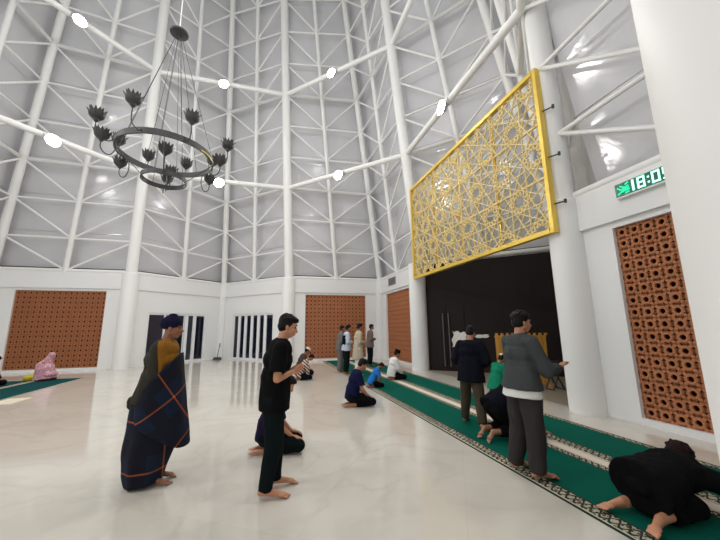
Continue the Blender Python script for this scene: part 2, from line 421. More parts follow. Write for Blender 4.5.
# ring beams between the inner ribs, with floodlights at their middles
FLAB = {(15, Z2): 'bright floodlight on the lower ring beam at far left', (1, Z2): 'bright floodlight on the lower ring beam just right of chandelier',
        (3, Z2): 'bright floodlight on the lower ring beam above the back lattice', (5, Z2): 'bright floodlight on the lower ring beam above the golden screen',
        (15, Z3): 'bright floodlight on the upper ring beam at far left, above the chandelier cups', (1, Z3): 'bright floodlight on the upper ring beam right of chandelier canopy',
        (3, Z3): 'bright floodlight on the upper ring beam at top centre', (5, Z3): 'floodlight high on the upper ring beam over the screen'}
for k in (11, 13, 15, 1, 3, 5, 7, 9):
    for z in (Z2, Z3, 18.4):
        a, b = star(k, z), star((k+2) % 16, z)
        if z > 18 and k in (9, 11): continue
        trim(MB().tube(a, b, .105, n=12))
        if z > 18 : continue
        c = (a+b)/2; d = (Vector((CX, CY, c.z))-c); d.normalize(); rz = math.atan2(d.y, d.x)
        lab = FLAB.get((k, z), 'floodlight on the ring beam behind the point of view, outside the picture')
        if True:
            t_ = thing('floodlight', lab, 'light', c, rz)
            MB().tube((.06, 0, -.17), (.20, 0, -.17), .13, .22, n=24).build('housing', M['housing'], t_)
            MB().tube((.20, 0, -.17), (.215, 0, -.17), .20, n=24).build('lens', M['lens'], t_)
            for y_ in (-.24, .222): MB().box((-.02, y_, -.2), (.14, y_+.018, .0)).build('bracket', M['housing'], t_)
            t_['group'] = 'floodlights on the ring beams'
        li = bpy.data.lights.new('flood', 'SPOT'); li.energy = LIGHT_W*(.4 if k in (7, 9) else 1); li.spot_size = R(150); li.spot_blend = .6; li.shadow_soft_size = .18; li.color = (1, .985, .96)
        lo = bpy.data.objects.new('flood_lamp', li); COL.objects.link(lo); lo.location = c+d*.24+Vector((0, 0, -.16)); lo.rotation_euler = (d*.75+Vector((0, 0, -.66))).to_track_quat('-Z', 'Y').to_euler()

# ---------------------------------------------------------------- golden geometric screen over the niche
def hankin(W, Hh, a=.25, theta=R(66)):
    """star pattern on a tiling of dodecagons and triangles, clipped to the rectangle"""
    segs = []
    ap = a/2/math.tan(PI/12); D = 2*ap
    cen = []
    for j in range(-1, int(Hh/(D*math.sqrt(3)/2))+2):
        for i in range(-1, int(W/D)+2): cen.append((i*D+(j % 2)*D/2, j*D*math.sqrt(3)/2))
    def rays(cx, cy, n, apo, rot, th):
        mids = []
        for k in range(n):
            t = rot+2*PI*k/n; mids.append((Vector((cx+apo*math.cos(t), cy+apo*math.sin(t))), t))
        for k in range(n):
            p, t = mids[k]; p2, t2 = mids[(k+1) % n]
            # ray from p leaning towards the next edge, and its mirror from p2
            d1 = Vector((math.cos(t+PI-(PI/2-th)), math.sin(t+PI-(PI/2-th)))); d2 = Vector((math.cos(t2+PI+(PI/2-th)), math.sin(t2+PI+(PI/2-th))))
            den = d1.x*d2.y-d1.y*d2.x
            if abs(den) < 1e-6: continue
            w = p2-p; s1 = (w.x*d2.y-w.y*d2.x)/den
            if s1 < 0: continue
            q = p+d1*s1; segs.append((p, q)); segs.append((q, p2))
    for (x, y) in cen:
        mids = [Vector((x+ap*math.cos(2*PI*k/12), y+ap*math.sin(2*PI*k/12))) for k in range(12)]
        for k in range(12): segs.append((mids[k], mids[(k+4) % 12]))
        inner = [Vector((x+ap*.5*math.cos(2*PI*(k+.5)/12), y+ap*.5*math.sin(2*PI*(k+.5)/12))) for k in range(12)]
        core = [Vector((x+ap*.27*math.cos(2*PI*k/12), y+ap*.27*math.sin(2*PI*k/12))) for k in range(12)]
        for k in range(12): segs.append((inner[k], core[k])); segs.append((inner[k], core[(k+1) % 12]))
        for sgn in (1, -1):
            cy2 = y+sgn*D/math.sqrt(3); ap3 = a/2/math.sqrt(3); off = -PI/2 if sgn > 0 else PI/2
            tm = [Vector((x+ap3*math.cos(off+2*PI*k/3+PI*0), cy2+ap3*math.sin(off+2*PI*k/3))) for k in range(3)]
            for k in range(3): segs.append((tm[k], tm[(k+1) % 3]))
    out = []; seen = set()
    for p, q in segs:
        x0, y0 = p; dx, dy = q.x-p.x, q.y-p.y; t0, t1 = 0.0, 1.0; ok = True
        for pp, qq in ((-dx, x0), (dx, W-x0), (-dy, y0), (dy, Hh-y0)):
            if abs(pp) < 1e-9:
                if qq < 0: ok = False
            else:
                r_ = qq/pp
                if pp < 0: t0 = max(t0, r_)
                else: t1 = min(t1, r_)
        if ok and t1-t0 > 1e-3:
            A = (x0+dx*t0, y0+dy*t0); B = (x0+dx*t1, y0+dy*t1)
            key = tuple(sorted(((round(A[0], 3), round(A[1], 3)), (round(B[0], 3), round(B[1], 3)))))
            if key not in seen: seen.add(key); out.append((A, B))
    return out
mt7, _ = facet_matrix(5)
a, b = star(5), star(7); u = (b-a).normalized(); inn = Vector((u.y, -u.x, 0))
SM = Matrix(((u.x, inn.x, 0, 0), (u.y, inn.y, 0, 0), (0, 0, 1, 0), (0, 0, 0, 1)))   # local x along, y towards the room
scr = thing('golden_screen', 'large golden geometric star pattern screen hanging above the dark prayer niche', 'screen')
SW, SH = 6.03, 3.48
scr.matrix_world = Matrix.Translation(a+inn*.42+u*.32+Vector((0, 0, 3.21))) @ SM
fm = MB().box((0, -.06, 0), (.08, .06, SH)).box((SW-.08, -.06, 0), (SW, .06, SH)).box((.1, -.06, 0), (SW-.1, .06, .09)).box((.1, -.06, SH-.09), (SW-.1, .06, SH))
fm.build('frame', M['gold'], scr)
w = MB()
for (A, B) in hankin(SW-.2, SH-.18):
    d = Vector((B[0]-A[0], 0, B[1]-A[1])); L = d.length
    if L < .004: continue
    d /= L; p = Vector((-d.z, 0, d.x))*.0075; A3 = Vector((A[0]+.1, 0, A[1]+.09)); B3 = Vector((B[0]+.1, 0, B[1]+.09)); Y = Vector((0, .018, 0))
    q = [A3-p, B3-p, B3+p, A3+p]; w.add([*[v-Y for v in q], *[v+Y for v in q]], [(0, 3, 2, 1), (4, 5, 6, 7), (0, 1, 5, 4), (2, 3, 7, 6)])
w.build('star_lattice', M['gold_web'], scr)
for i in (1, 2): MB().box((.1, -.07, SH*i/3-.02), (SW-.1, -.02, SH*i/3+.02)).build('cross_rail', M['gold_web'], scr)
for i in (1, 2, 3): MB().box((SW*i/4-.025, -.09, .09), (SW*i/4+.025, -.04, SH-.09)).build('upright', M['gold'], scr)
for z in (.55, 1.5, 2.5): MB().tube((SW, -.02, z), (SW+.17, -.10, z), .014).tube((SW+.17, -.10, z-.03), (SW+.17, -.10, z+.04), .025).build('wall_bracket', M['iron'], scr)

# ---------------------------------------------------------------- digital clock on the right wall
mtR, _ = facet_matrix(7)
clk = thing('digital_clock', 'green digital clock reading 18:05 on the beam above the right lattice panel', 'clock')
clk.matrix_world = mtR @ Matrix.Translation((.76, -.075, 3.50))
CW, CH = 1.12, .25
MB().box((0, -.07, 0), (CW, 0, CH)).build('case', M['plastic'], clk)
MB().box((.012, -.076, .025), (CW-.012, -.0705, CH-.012)).build('display', M['clock_face'], clk)
def seg7(b, x, z, w, h, on, t=.024):
    S = {'a': ((x, z+h-t), (x+w, z+h)), 'b': ((x+w-t, z+h/2), (x+w, z+h)), 'c': ((x+w-t, z), (x+w, z+h/2)), 'd': ((x, z), (x+w, z+t)), 'e': ((x, z), (x+t, z+h/2)), 'f': ((x, z+h/2), (x+t, z+h)), 'g': ((x, z+h/2-t/2), (x+w, z+h/2+t/2))}
    for c in on: (p, q) = S[c]; b.box((p[0], -.083, p[1]), (q[0], -.0775, q[1]))
dg = {'1': 'bc', '8': 'abcdefg', '0': 'abcdef', '5': 'afgcd'}
x = .22
for ch in '18:05':
    b = MB()
    if ch == ':': MB().box((x, -.083, .075), (x+.025, -.0775, .10)).build('colon_dot', M['white_led'], clk); b.box((x, -.083, .155), (x+.025, -.0775, .18)); x += .055
    elif ch == '1': b.box((x+.045, -.083, .045), (x+.075, -.0775, .22)); x += .12
    else: seg7(b, x, .045, .105, .175, dg[ch]); x += .14
    b.build('colon_dot' if ch == ':' else 'digit', M['white_led'], clk)
b = MB()                                          # the small green sign of strokes left of the digits
for (p, q) in (((.05, .06), (.13, .10)), ((.05, .17), (.11, .12)), ((.09, .19), (.15, .15)), ((.12, .08), (.22, .13)), ((.15, .14), (.22, .16)), ((.16, .05), (.22, .06)), ((.16, .09), (.23, .10)), ((.17, .19), (.22, .21)), ((.08, .13), (.19, .12))):
    b.tube((p[0], -.081, p[1]), (q[0], -.081, q[1]), .011, n=6)
b.build('symbol', M['green_led'], clk)

# ventilation grille on the beam over the narrow lattice panel
mt4, _ = facet_matrix(4)
v_ = thing('ventilation_grille', 'small grey rectangular vent grille on the beam above the narrow lattice panel', 'vent')
v_.matrix_world = mt4 @ Matrix.Translation((1.42, -.075, 3.42))
MB().box((0, -.03, 0), (.85, 0, .04)).box((0, -.03, .30), (.85, 0, .34)).box((0, -.03, .04), (.04, 0, .30)).box((.81, -.03, .04), (.85, 0, .30)).build('frame', M['grille'], v_)
sl = MB()
for i in range(6): sl.box((.04, -.028, .055+i*.042), (.81, -.004, .077+i*.042))
sl.build('slats', M['grille'], v_); MB().box((.04, -.004, .04), (.81, -.001, .30)).build('backing', M['black'], v_)
# small black camera bead near the screen
cam_ = thing('security_camera', 'tiny black camera on the white beam beside the golden screen', 'camera')
cam_.matrix_world = mt4 @ Matrix.Translation((4.0, -.075, 3.34))
MB().box((-.05, -.03, -.05), (.05, 0, .05)).build('base', M['black'], cam_); MB().tube((0, -.03, 0), (-.02, -.14, -.03), .04).build('barrel', M['black'], cam_)

# ---------------------------------------------------------------- chandelier
ch = thing('chandelier', 'dark iron ring chandelier with lotus shaped cups hanging on cables', 'chandelier', (CX, CY, 4.6))
Zc = 4.6
def bandring(r, z0, z1, t=.02, n=64): return MB().lathe([(r, z0), (r+t, z0), (r+t, z1), (r, z1)], n, closed=True)
o = bandring(.93, .72, .85, .03).build('ring', M['iron'], ch); smooth_by_angle(o)
a0, a1 = R(18), R(-16)
b = MB(); vs = []; n = 10
for i in range(n+1):
    t_ = a0+(a1-a0)*i/n
    for r_, z_ in ((.928, .735), (.963, .735), (.963, .76), (.928, .76)): vs.append((r_*math.cos(t_), r_*math.sin(t_), z_))
fs = [(i*4+j, i*4+(j+1) % 4, (i+1)*4+(j+1) % 4, (i+1)*4+j) for i in range(n) for j in range(4)]+[(0, 1, 2, 3), (n*4+3, n*4+2, n*4+1, n*4)]
b.add(vs, fs).build('rim_strip', M['iron_gold'], ch)
o = bandring(.42, .15, .25, .025, 48).build('lower_ring', M['iron'], ch); smooth_by_angle(o)
def lotus():
    b = MB(); N = 7; S = 4
    for layer, (rr, hh, off) in enumerate(((.118, .15, 0), (.10, .165, PI/N))):
        for k in range(N):
            t0 = 2*PI*k/N+off
            rows = []
            for i in range(6):
                f = i/5; prof_r = [.02, .08, .112, .118, .130, .155][i]*rr/.118; z = hh*f*1.3
                half = [.46, .48, .46, .36, .17, .0][i]
                row = []
                for s_ in (-1, 0, 1):
                    a_ = t0+s_*half
                    row.append((prof_r*math.cos(a_), prof_r*math.sin(a_), z+(.0 if s_ else -.002)))
                rows.append(row)
            vs = [p for r_ in rows for p in r_]; fs = []
            for i in range(5):
                for j in range(2): fs.append((i*3+j, i*3+j+1, (i+1)*3+j+1, (i+1)*3+j))
            # give the petal a thickness
            n0 = len(vs); vs += [(x*.93, y*.93, z+.004) for (x, y, z) in vs]
            fs += [tuple(q+n0 for q in reversed(f)) for f in fs[:]]
            b.add(vs, fs)
    b.lathe([(.0, -.03), (.028, -.025), (.03, 0), (.06, .012), (.0, .02)], 12)
    me = bpy.data.meshes.new('lotus_cup'); me.from_pydata([tuple(v) for v in b.v], [], b.f); me.materials.append(M['iron']); me.update()
    for p in me.polygons: p.use_smooth = True
    return me
LOT = lotus()
def cup(ang, r, z, scale=1.0, par=None):
    c = bpy.data.objects.new('lotus_cup', LOT); COL.objects.link(c); c.parent = par or ch
    c.location = (r*math.cos(ang), r*math.sin(ang), z); c.rotation_euler = (0, 0, ang); c.scale = (scale,)*3
def arm(ang, pts, r=.011):
    P = []
    for i in range(len(pts)-1):
        for s_ in range(4):
            t_ = s_/4; p0 = pts[max(i-1, 0)]; p1 = pts[i]; p2 = pts[i+1]; p3 = pts[min(i+2, len(pts)-1)]
            P.append(tuple(.5*((2*p1[q])+(-p0[q]+p2[q])*t_+(2*p0[q]-5*p1[q]+4*p2[q]-p3[q])*t_*t_+(-p0[q]+3*p1[q]-3*p2[q]+p3[q])*t_**3) for q in (0, 1)))
    P.append(pts[-1])
    mb = MB(); mb.path([(rr*math.cos(ang), rr*math.sin(ang), zz) for rr, zz in P], r, 7); return mb.build('arm', M['iron'], ch, True)
for deg in (-138, -86, -38, 14, 62, 100, 142, 178):
    a_ = R(deg); rr = 1.27 if deg in (-138, 14, -86) else 1.16
    A_ = arm(a_, [(.96, .80), (1.03, .72), (rr-.04, .74), (rr, .86), (rr, 1.06)]); cup(a_, rr, 1.08, 1.18, A_)
for deg in (-128, 172, 66, 6, 120):
    a_ = R(deg); rr = 1.17
    A_ = arm(a_, [(.95, .74), (.93, .52), (1.0, .36), (1.10, .36), (rr, .46), (rr, .58)]); cup(a_, rr, .60, 1.1, A_)
for deg in (-60, 110):
    a_ = R(deg); A_ = arm(a_, [(.44, .21), (.50, .17), (.54, .30), (.54, .52)]); cup(a_, .54, .54, 1.12, A_)
arm(R(100), [(.42, .2), (.2, .05), (.02, .0), (.0, -.12)])
for i in range(6):
    a_ = 2*PI*i/6+.3
    MB().tube((.94*math.cos(a_), .94*math.sin(a_), .84), (.05*math.cos(a_), .05*math.sin(a_), 3.98), .006, n=5).build('cable', M['iron'], ch)
for i in range(4):
    a_ = 2*PI*i/4+.5
    MB().tube((.43*math.cos(a_), .43*math.sin(a_), .24), (.945*math.cos(a_), .945*math.sin(a_), .76), .008, n=5).build('stay', M['iron'], ch)
    MB().tube((.43*math.cos(a_+.6), .43*math.sin(a_+.6), .24), (.04*math.cos(a_), .04*math.sin(a_), 3.98), .005, n=5).build('cable', M['iron'], ch)
smooth_by_angle(MB().lathe([(.10, 3.97), (.20, 3.99), (.21, 4.03), (.05, 4.10), (.03, 4.16)], 28).build('canopy', M['iron'], ch))
MB().tube((0, 0, 4.15), (0, 0, TOPZ-4.6), .012, n=6).build('main_cable', M['steel'], ch)

# ---------------------------------------------------------------- carpets
QM = Matrix(((QN.x, QD.x, 0, 0), (QN.y, QD.y, 0, 0), (0, 0, 1, 0), (0, 0, 0, 1)))   # object x across, y along the qibla wall
def carpet(across, along0, along1, width, m, label, cat='carpet', h=.008, name='prayer_carpet'):
    b = MB(); n = 30
    b.box((0, 0, 0), (width, along1-along0, h))
    o = b.build(name, m); o.matrix_world = Matrix.Translation(QN*across+QD*along0) @ QM
    return tag(o, label, cat, {'prayer_carpet': 'long green prayer carpets', 'prayer_mat': 'teal mats at the left'}.get(name))
mA = carpet_mat('green_carpet_near', [(0, .02, 'dark'), (.02, .035, 'cream'), (.035, .165, 'pattern'), (.165, .185, 'dark'), (.90, .915, 'dark'), (.915, 1.0, 'pattern'), (1.0, 1.03, 'cream')])
mB = carpet_mat('green_carpet_far', [(0, .02, 'cream'), (.02, .16, 'pattern'), (.16, .175, 'dark'), (.875, .89, 'dark'), (.89, .96, 'pattern'), (.96, .98, 'dark')])
carpet(2.54, -.15, 15.34, 1.03, mA, 'nearer long green prayer carpet with broad patterned border, under the standing man in grey')
carpet(3.70, -.15, 15.34, .98, mB, 'farther long green prayer carpet with cream patterned border, next to the white columns')
o = carpet(3.575, -.15, 15.3, .12, mat('white_strip', (.74, .66, .57), .6), 'pale cream strip lying between the two long green prayer carpets', 'carpet strip', .005, 'carpet_strip')
mC = carpet_mat('teal_mat', [(0, .03, 'dark'), (1.08, 1.1, 'cream')], (.003, .055, .055))
carpet(-6.77, 8.2, 13.0, 1.1, mC, 'teal green mat in front of the seated woman in pink at left', 'mat', .008, 'prayer_mat')
carpet(-8.05, 7.6, 12.9, 1.1, mC, 'teal green mat under the dark clothed person at the left edge', 'mat', .008, 'prayer_mat')
pm = MB().box((-.34, -.22, 0), (.34, .22, .012)).build('folded_prayer_cloth', M['cream_cloth']); pm.location = (-7.72, 7.42, 0); pm.rotation_euler = (0, 0, R(106))
tag(pm, 'cream folded cloth lying flat on floor in front of the teal mats', 'cloth')

# ---------------------------------------------------------------- small floor standing things
st = thing('dustpan', 'small black long handled dustpan standing on floor between the two windows', 'dustpan', (-7.3, 16.75, 0), .3)
MB().add([(-.22, -.13, .005), (.22, -.13, .005), (.22, .13, .005), (-.22, .13, .005), (-.16, -.10, .03), (.16, -.10, .03), (.16, .12, .12), (-.16, .12, .12)], [(3, 2, 1, 0), (4, 5, 6, 7), (0, 1, 5, 4), (1, 2, 6, 5), (2, 3, 7, 6), (3, 0, 4, 7)]).build('pan', M['black'], st)
MB().path([(0, .08, .1), (.02, .06, .3), (.06, .05, .55), (.09, .05, .68)], .014).build('handle', M['black'], st, True)
MB().tube((.08, .05, .62), (.10, .05, .82), .026, .018).build('grip', M['black'], st)
# imam's wooden partition and small things in the niche
a5, b6 = star(5), star(6)
wd = thing('wooden_partition', 'golden varnished wooden partition with notched top behind the man in grey', 'partition', (4.18, 8.6, 0), R(-8))
pw = MB(); W_ = 1.26
for i in range(9):
    pw.box((-W_/2+i*W_/9+.006, -.015, .07), (-W_/2+(i+1)*W_/9-.006, .015, 1.22))
pw.build('planks', M['wood'], wd)
tp = MB().box((-W_/2, -.03, 1.20), (W_/2, .03, 1.26)).box((-W_/2, -.03, .04), (W_/2, .03, .1))
for i in range(10): tp.box((-W_/2+.02+i*.135, -.02, 1.26), (-W_/2+.08+i*.135, .02, 1.32))
tp.build('rail', M['wood'], wd)
for s_ in (-1, 1): MB().box((s_*(W_/2-.03)-.03, -.17, 0), (s_*(W_/2-.03)+.03, .17, .05)).build('foot', M['wood'], wd)
es = thing('folding_stand', 'dark crossed leg folding stand beside the wooden partition', 'stand', (4.62, 8.02, 0), R(10))
for s_ in (-1, 1):
    MB().tube((-.16*s_, -.12, 0), (.16*s_, -.12, .62), .018).tube((-.16*s_, .12, 0), (.16*s_, .12, .62), .018).tube((-.16*s_, -.12, .015), (-.16*s_, .12, .015), .015).build('leg_frame', M['black'], es)
MB().box((-.22, -.16, .62), (.22, .16, .66)).build('top', M['black'], es)
bk = thing('shoe_tray', 'small pale tray on the niche floor by the wooden partition', 'tray', (4.12, 8.0, 0), .2)
MB().box((-.16, -.12, 0), (.16, .12, .03)).build('base', M['paper'], bk); MB().box((-.16, -.12, .03), (-.14, .12, .07)).box((.14, -.12, .03), (.16, .12, .07)).box((-.14, -.12, .03), (.14, -.10, .07)).box((-.14, .10, .03), (.14, .12, .07)).build('rim', M['paper'], bk)
# dark door handles and the notices on the dark wall of the niche
mtN, LN = facet_matrix(5)
dr = bpy.data.objects.new('door_1', None); COL.objects.link(dr); dr.matrix_world = mtN @ Matrix.Translation((.25, -.03, 0)); struct(dr)
for i in range(2): MB().box((.62*i, 0, 0), (.62*i+.60, .03, 2.25)).build('door_leaf', M['dark_wall'], dr)
for x_ in (.50, .70): MB().tube((x_, -.05, .15), (x_, -.05, 1.98), .022).tube((x_, -.05, .35), (x_, 0, .35), .012).tube((x_, -.05, 1.8), (x_, 0, 1.8), .012).build('door_handle', M['handle'], dr)
for (x_, z_, w_, h_, rot, lab) in ((1.28, 1.05, .48, .55, .12, 'white crumpled notice on the dark niche wall behind the walking man'), (2.02, 1.18, .42, .11, -.03, 'small white label strip on dark niche wall right of the walking man')):
    n_ = MB(); NX, NZ = 8, 8; vs = []
    for s_ in (0, 1):
        for i in range(NX+1):
            for j in range(NZ+1):
                xx, zz = w_*(i/NX-.5), h_*(j/NZ-.5)
                vs.append((xx*(1-.15*math.sin(j*1.3)), -.02-.02*abs(math.sin(i*1.7+j*.9))-.004*s_, zz*(1-.12*math.sin(i*1.9))))
    Q = (NX+1)*(NZ+1); fs = []
    for i in range(NX):
        for j in range(NZ):
            q = i*(NZ+1)+j; fs.append((q, q+1, q+NZ+2, q+NZ+1)); fs.append((Q+q, Q+q+NZ+1, Q+q+NZ+2, Q+q+1))
    n_.add(vs, fs); o = n_.build('notice', M['paper']); o.matrix_world = mtN @ Matrix.Translation((x_, -.005, z_)) @ Matrix.Rotation(rot, 4, 'Y'); tag(o, lab, 'notice')

# ---------------------------------------------------------------- people
def uv_sphere(nu=12, nv=8):
    vs = [(0, 0, 1)]; fs = []
    for i in range(1, nv):
        t = PI*i/nv
        for j in range(nu): a = 2*PI*j/nu; vs.append((math.sin(t)*math.cos(a), math.sin(t)*math.sin(a), math.cos(t)))
    vs.append((0, 0, -1)); last = len(vs)-1
    for j in range(nu): fs.append((0, 1+j, 1+(j+1) % nu))
    for i in range(nv-2):
        for j in range(nu):
            a = 1+i*nu; fs.append((a+j, a+nu+j, a+nu+(j+1) % nu, a+(j+1) % nu))
    a = 1+(nv-2)*nu
    for j in range(nu): fs.append((a+j, last, a+(j+1) % nu))
    return vs, fs
SPH = uv_sphere()
def frame(z, x):
    z = Vector(z).normalized(); x = Vector(x); x = (x-z*x.dot(z))
    if x.length < 1e-5: x = z.orthogonal()
    x.normalize(); y = z.cross(x); return Matrix((x, y, z)).transposed()
class Flesh(MB):
    """closed overlapping volumes that a voxel remesh turns into one continuous skin"""
    def ball(s, c, r, z=(0, 0, 1), x=(1, 0, 0)):
        r = (r, r, r) if isinstance(r, (int, float)) else r
        m = frame(z, x); c = Vector(c)
        return s.add([c+m @ Vector((p[0]*r[0], p[1]*r[1], p[2]*r[2])) for p in SPH[0]], SPH[1])
    def cone(s, a, b, r1, r2, x=(1, 0, 0), n=14):
        r1 = (r1, r1) if isinstance(r1, (int, float)) else r1; r2 = (r2, r2) if isinstance(r2, (int, float)) else r2
        a, b = Vector(a), Vector(b); m = frame(b-a, x); vs = []
        for p, r in ((a, r1), (b, r2)):
            for j in range(n):
                t = 2*PI*j/n; vs.append(p+m @ Vector((r[0]*math.cos(t), r[1]*math.sin(t), 0)))
        fs = [(i, (i+1) % n, n+(i+1) % n, n+i) for i in range(n)]+[tuple(range(n-1, -1, -1)), tuple(range(n, 2*n))]
        return s.add(vs, fs)
    def limb(s, a, b, r1, r2, ends=True):
        s.cone(a, b, r1, r2)
        if ends: s.ball(a, r1); s.ball(b, r2)
        return s
    def skin(s, name, m, parent, vox, smooth=6, fold=0, fscale=6, seed=0, fac=.5):
        me = bpy.data.meshes.new(name); me.from_pydata([tuple(v) for v in s.v], [], s.f); me.update()
        o = bpy.data.objects.new(name, me); COL.objects.link(o)
        rm = o.modifiers.new('r', 'REMESH'); rm.mode = 'VOXEL'; rm.voxel_size = vox
        if smooth:
            sm = o.modifiers.new('s', 'SMOOTH'); sm.factor = fac; sm.iterations = smooth
        dg = bpy.context.evaluated_depsgraph_get(); dg.update()
        me2 = bpy.data.meshes.new_from_object(o.evaluated_get(dg)); o.modifiers.clear(); o.data = me2; bpy.data.meshes.remove(me)
        me2.name = name; me2.materials.clear(); me2.materials.append(m)
        if fold:
            nor = [v.normal.copy() for v in me2.vertices]; pos = [v.co.copy() for v in me2.vertices]; flat = []
            for c, nn in zip(pos, nor):
                k = noise.noise(Vector((c.x*fscale*1.3+seed, c.y*fscale*1.3, c.z*fscale*.55)))+.5*noise.noise(Vector((c.x*fscale*2.6, c.y*fscale*2.6+seed, c.z*fscale*1.2)))
                flat.extend(c+nn*(fold*k))
            me2.vertices.foreach_set('co', flat); me2.update()
        me2.shade_smooth()
        o.parent = parent
        return o
def lerp(a, b, t): return Vector(a)*(1-t)+Vector(b)*t

def pose_stand(lean=.0, stride=0.0, spread=.10, head=(0, 0), turn=0):
    """joints in metres for a 1.65 m figure; x forward, y left"""
    J = {}
    for s_, n in ((1, 'L'), (-1, 'R')):
        dx = stride*s_
        J['hip'+n] = Vector((0, .085*s_, .86)); J['ankle'+n] = Vector((dx-.02, spread*s_, .075+(.03 if dx < 0 else 0)))
        J['knee'+n] = lerp(J['hip'+n], J['ankle'+n], .5)+Vector((.025, 0, .0)); J['toe'+n] = J['ankle'+n]+Vector((.15, .02*s_, -.045))
    J['pelvis'] = Vector((0, 0, .90)); J['chest'] = Vector((lean*.6, 0, 1.21)); J['neck'] = Vector((lean+.005, 0, 1.39))
    J['head'] = J['neck']+Vector((.035+head[0], head[1], .155))
    for s_, n in ((1, 'L'), (-1, 'R')):
        J['sh'+n] = Vector((lean*.9, .175*s_, 1.335)); J['el'+n] = J['sh'+n]+Vector((-.03, .06*s_, -.27)); J['wr'+n] = J['el'+n]+Vector((.06, 0, -.24))
        J['hd'+n] = Vector((.15, 0, -1))
    J['look'] = Vector((1, 0, -.05-head[0]*2)); J['side'] = Vector((0, 1, 0))
    return J
def pose_sit(lean=.12, bow=.3, arms='lap', feet='back'):
    J = {}
    for s_, n in ((1, 'L'), (-1, 'R')):
        J['hip'+n] = Vector((0, .085*s_, .19)); J['knee'+n] = Vector((.40, .17*s_, .09)); J['ankle'+n] = Vector((.02, .10*s_, .05))
        J['toe'+n] = J['ankle'+n]+Vector((-.15, -.03*s_, -.015))
        if feet == 'cross': J['knee'+n] = Vector((.30, .28*s_, .12)); J['ankle'+n] = Vector((.27, -.08*s_, .06)); J['toe'+n] = Vector((.24, -.22*s_, .05))
    J['pelvis'] = Vector((0, 0, .21)); J['chest'] = Vector((lean*.8, 0, .50)); J['neck'] = Vector((lean*1.25+.01, 0, .675))
    J['head'] = J['neck']+Vector((.06+.12*bow, 0, .14-.04*bow))
    for s_, n in ((1, 'L'), (-1, 'R')):
        J['sh'+n] = Vector((lean*1.15, .17*s_, .62)); J['el'+n] = J['sh'+n]+Vector((.05, .06*s_, -.26)); J['wr'+n] = Vector((.32, .13*s_, .19)); J['hd'+n] = Vector((1, 0, -.2))
    J['look'] = Vector((1, 0, -.25-bow)); J['side'] = Vector((0, 1, 0)); return J
def pose_bow():
    J = {}
    for s_, n in ((1, 'L'), (-1, 'R')):
        J['hip'+n] = Vector((.20, .085*s_, .42)); J['knee'+n] = Vector((.40, .12*s_, .07)); J['ankle'+n] = Vector((.0, .09*s_, .09)); J['toe'+n] = Vector((-.03, .09*s_, -.0+.03))+Vector((-.02, 0, 0))
    J['pelvis'] = Vector((.19, 0, .46)); J['chest'] = Vector((.52, 0, .36)); J['neck'] = Vector((.70, 0, .26)); J['head'] = Vector((.82, 0, .15))
    for s_, n in ((1, 'L'), (-1, 'R')):
        J['sh'+n] = Vector((.66, .17*s_, .29)); J['el'+n] = Vector((.66, .27*s_, .10)); J['wr'+n] = Vector((.86, .22*s_, .035)); J['hd'+n] = Vector((1, 0, -.05))
    J['look'] = Vector((.3, 0, -1)); J['side'] = Vector((0, 1, 0)); return J

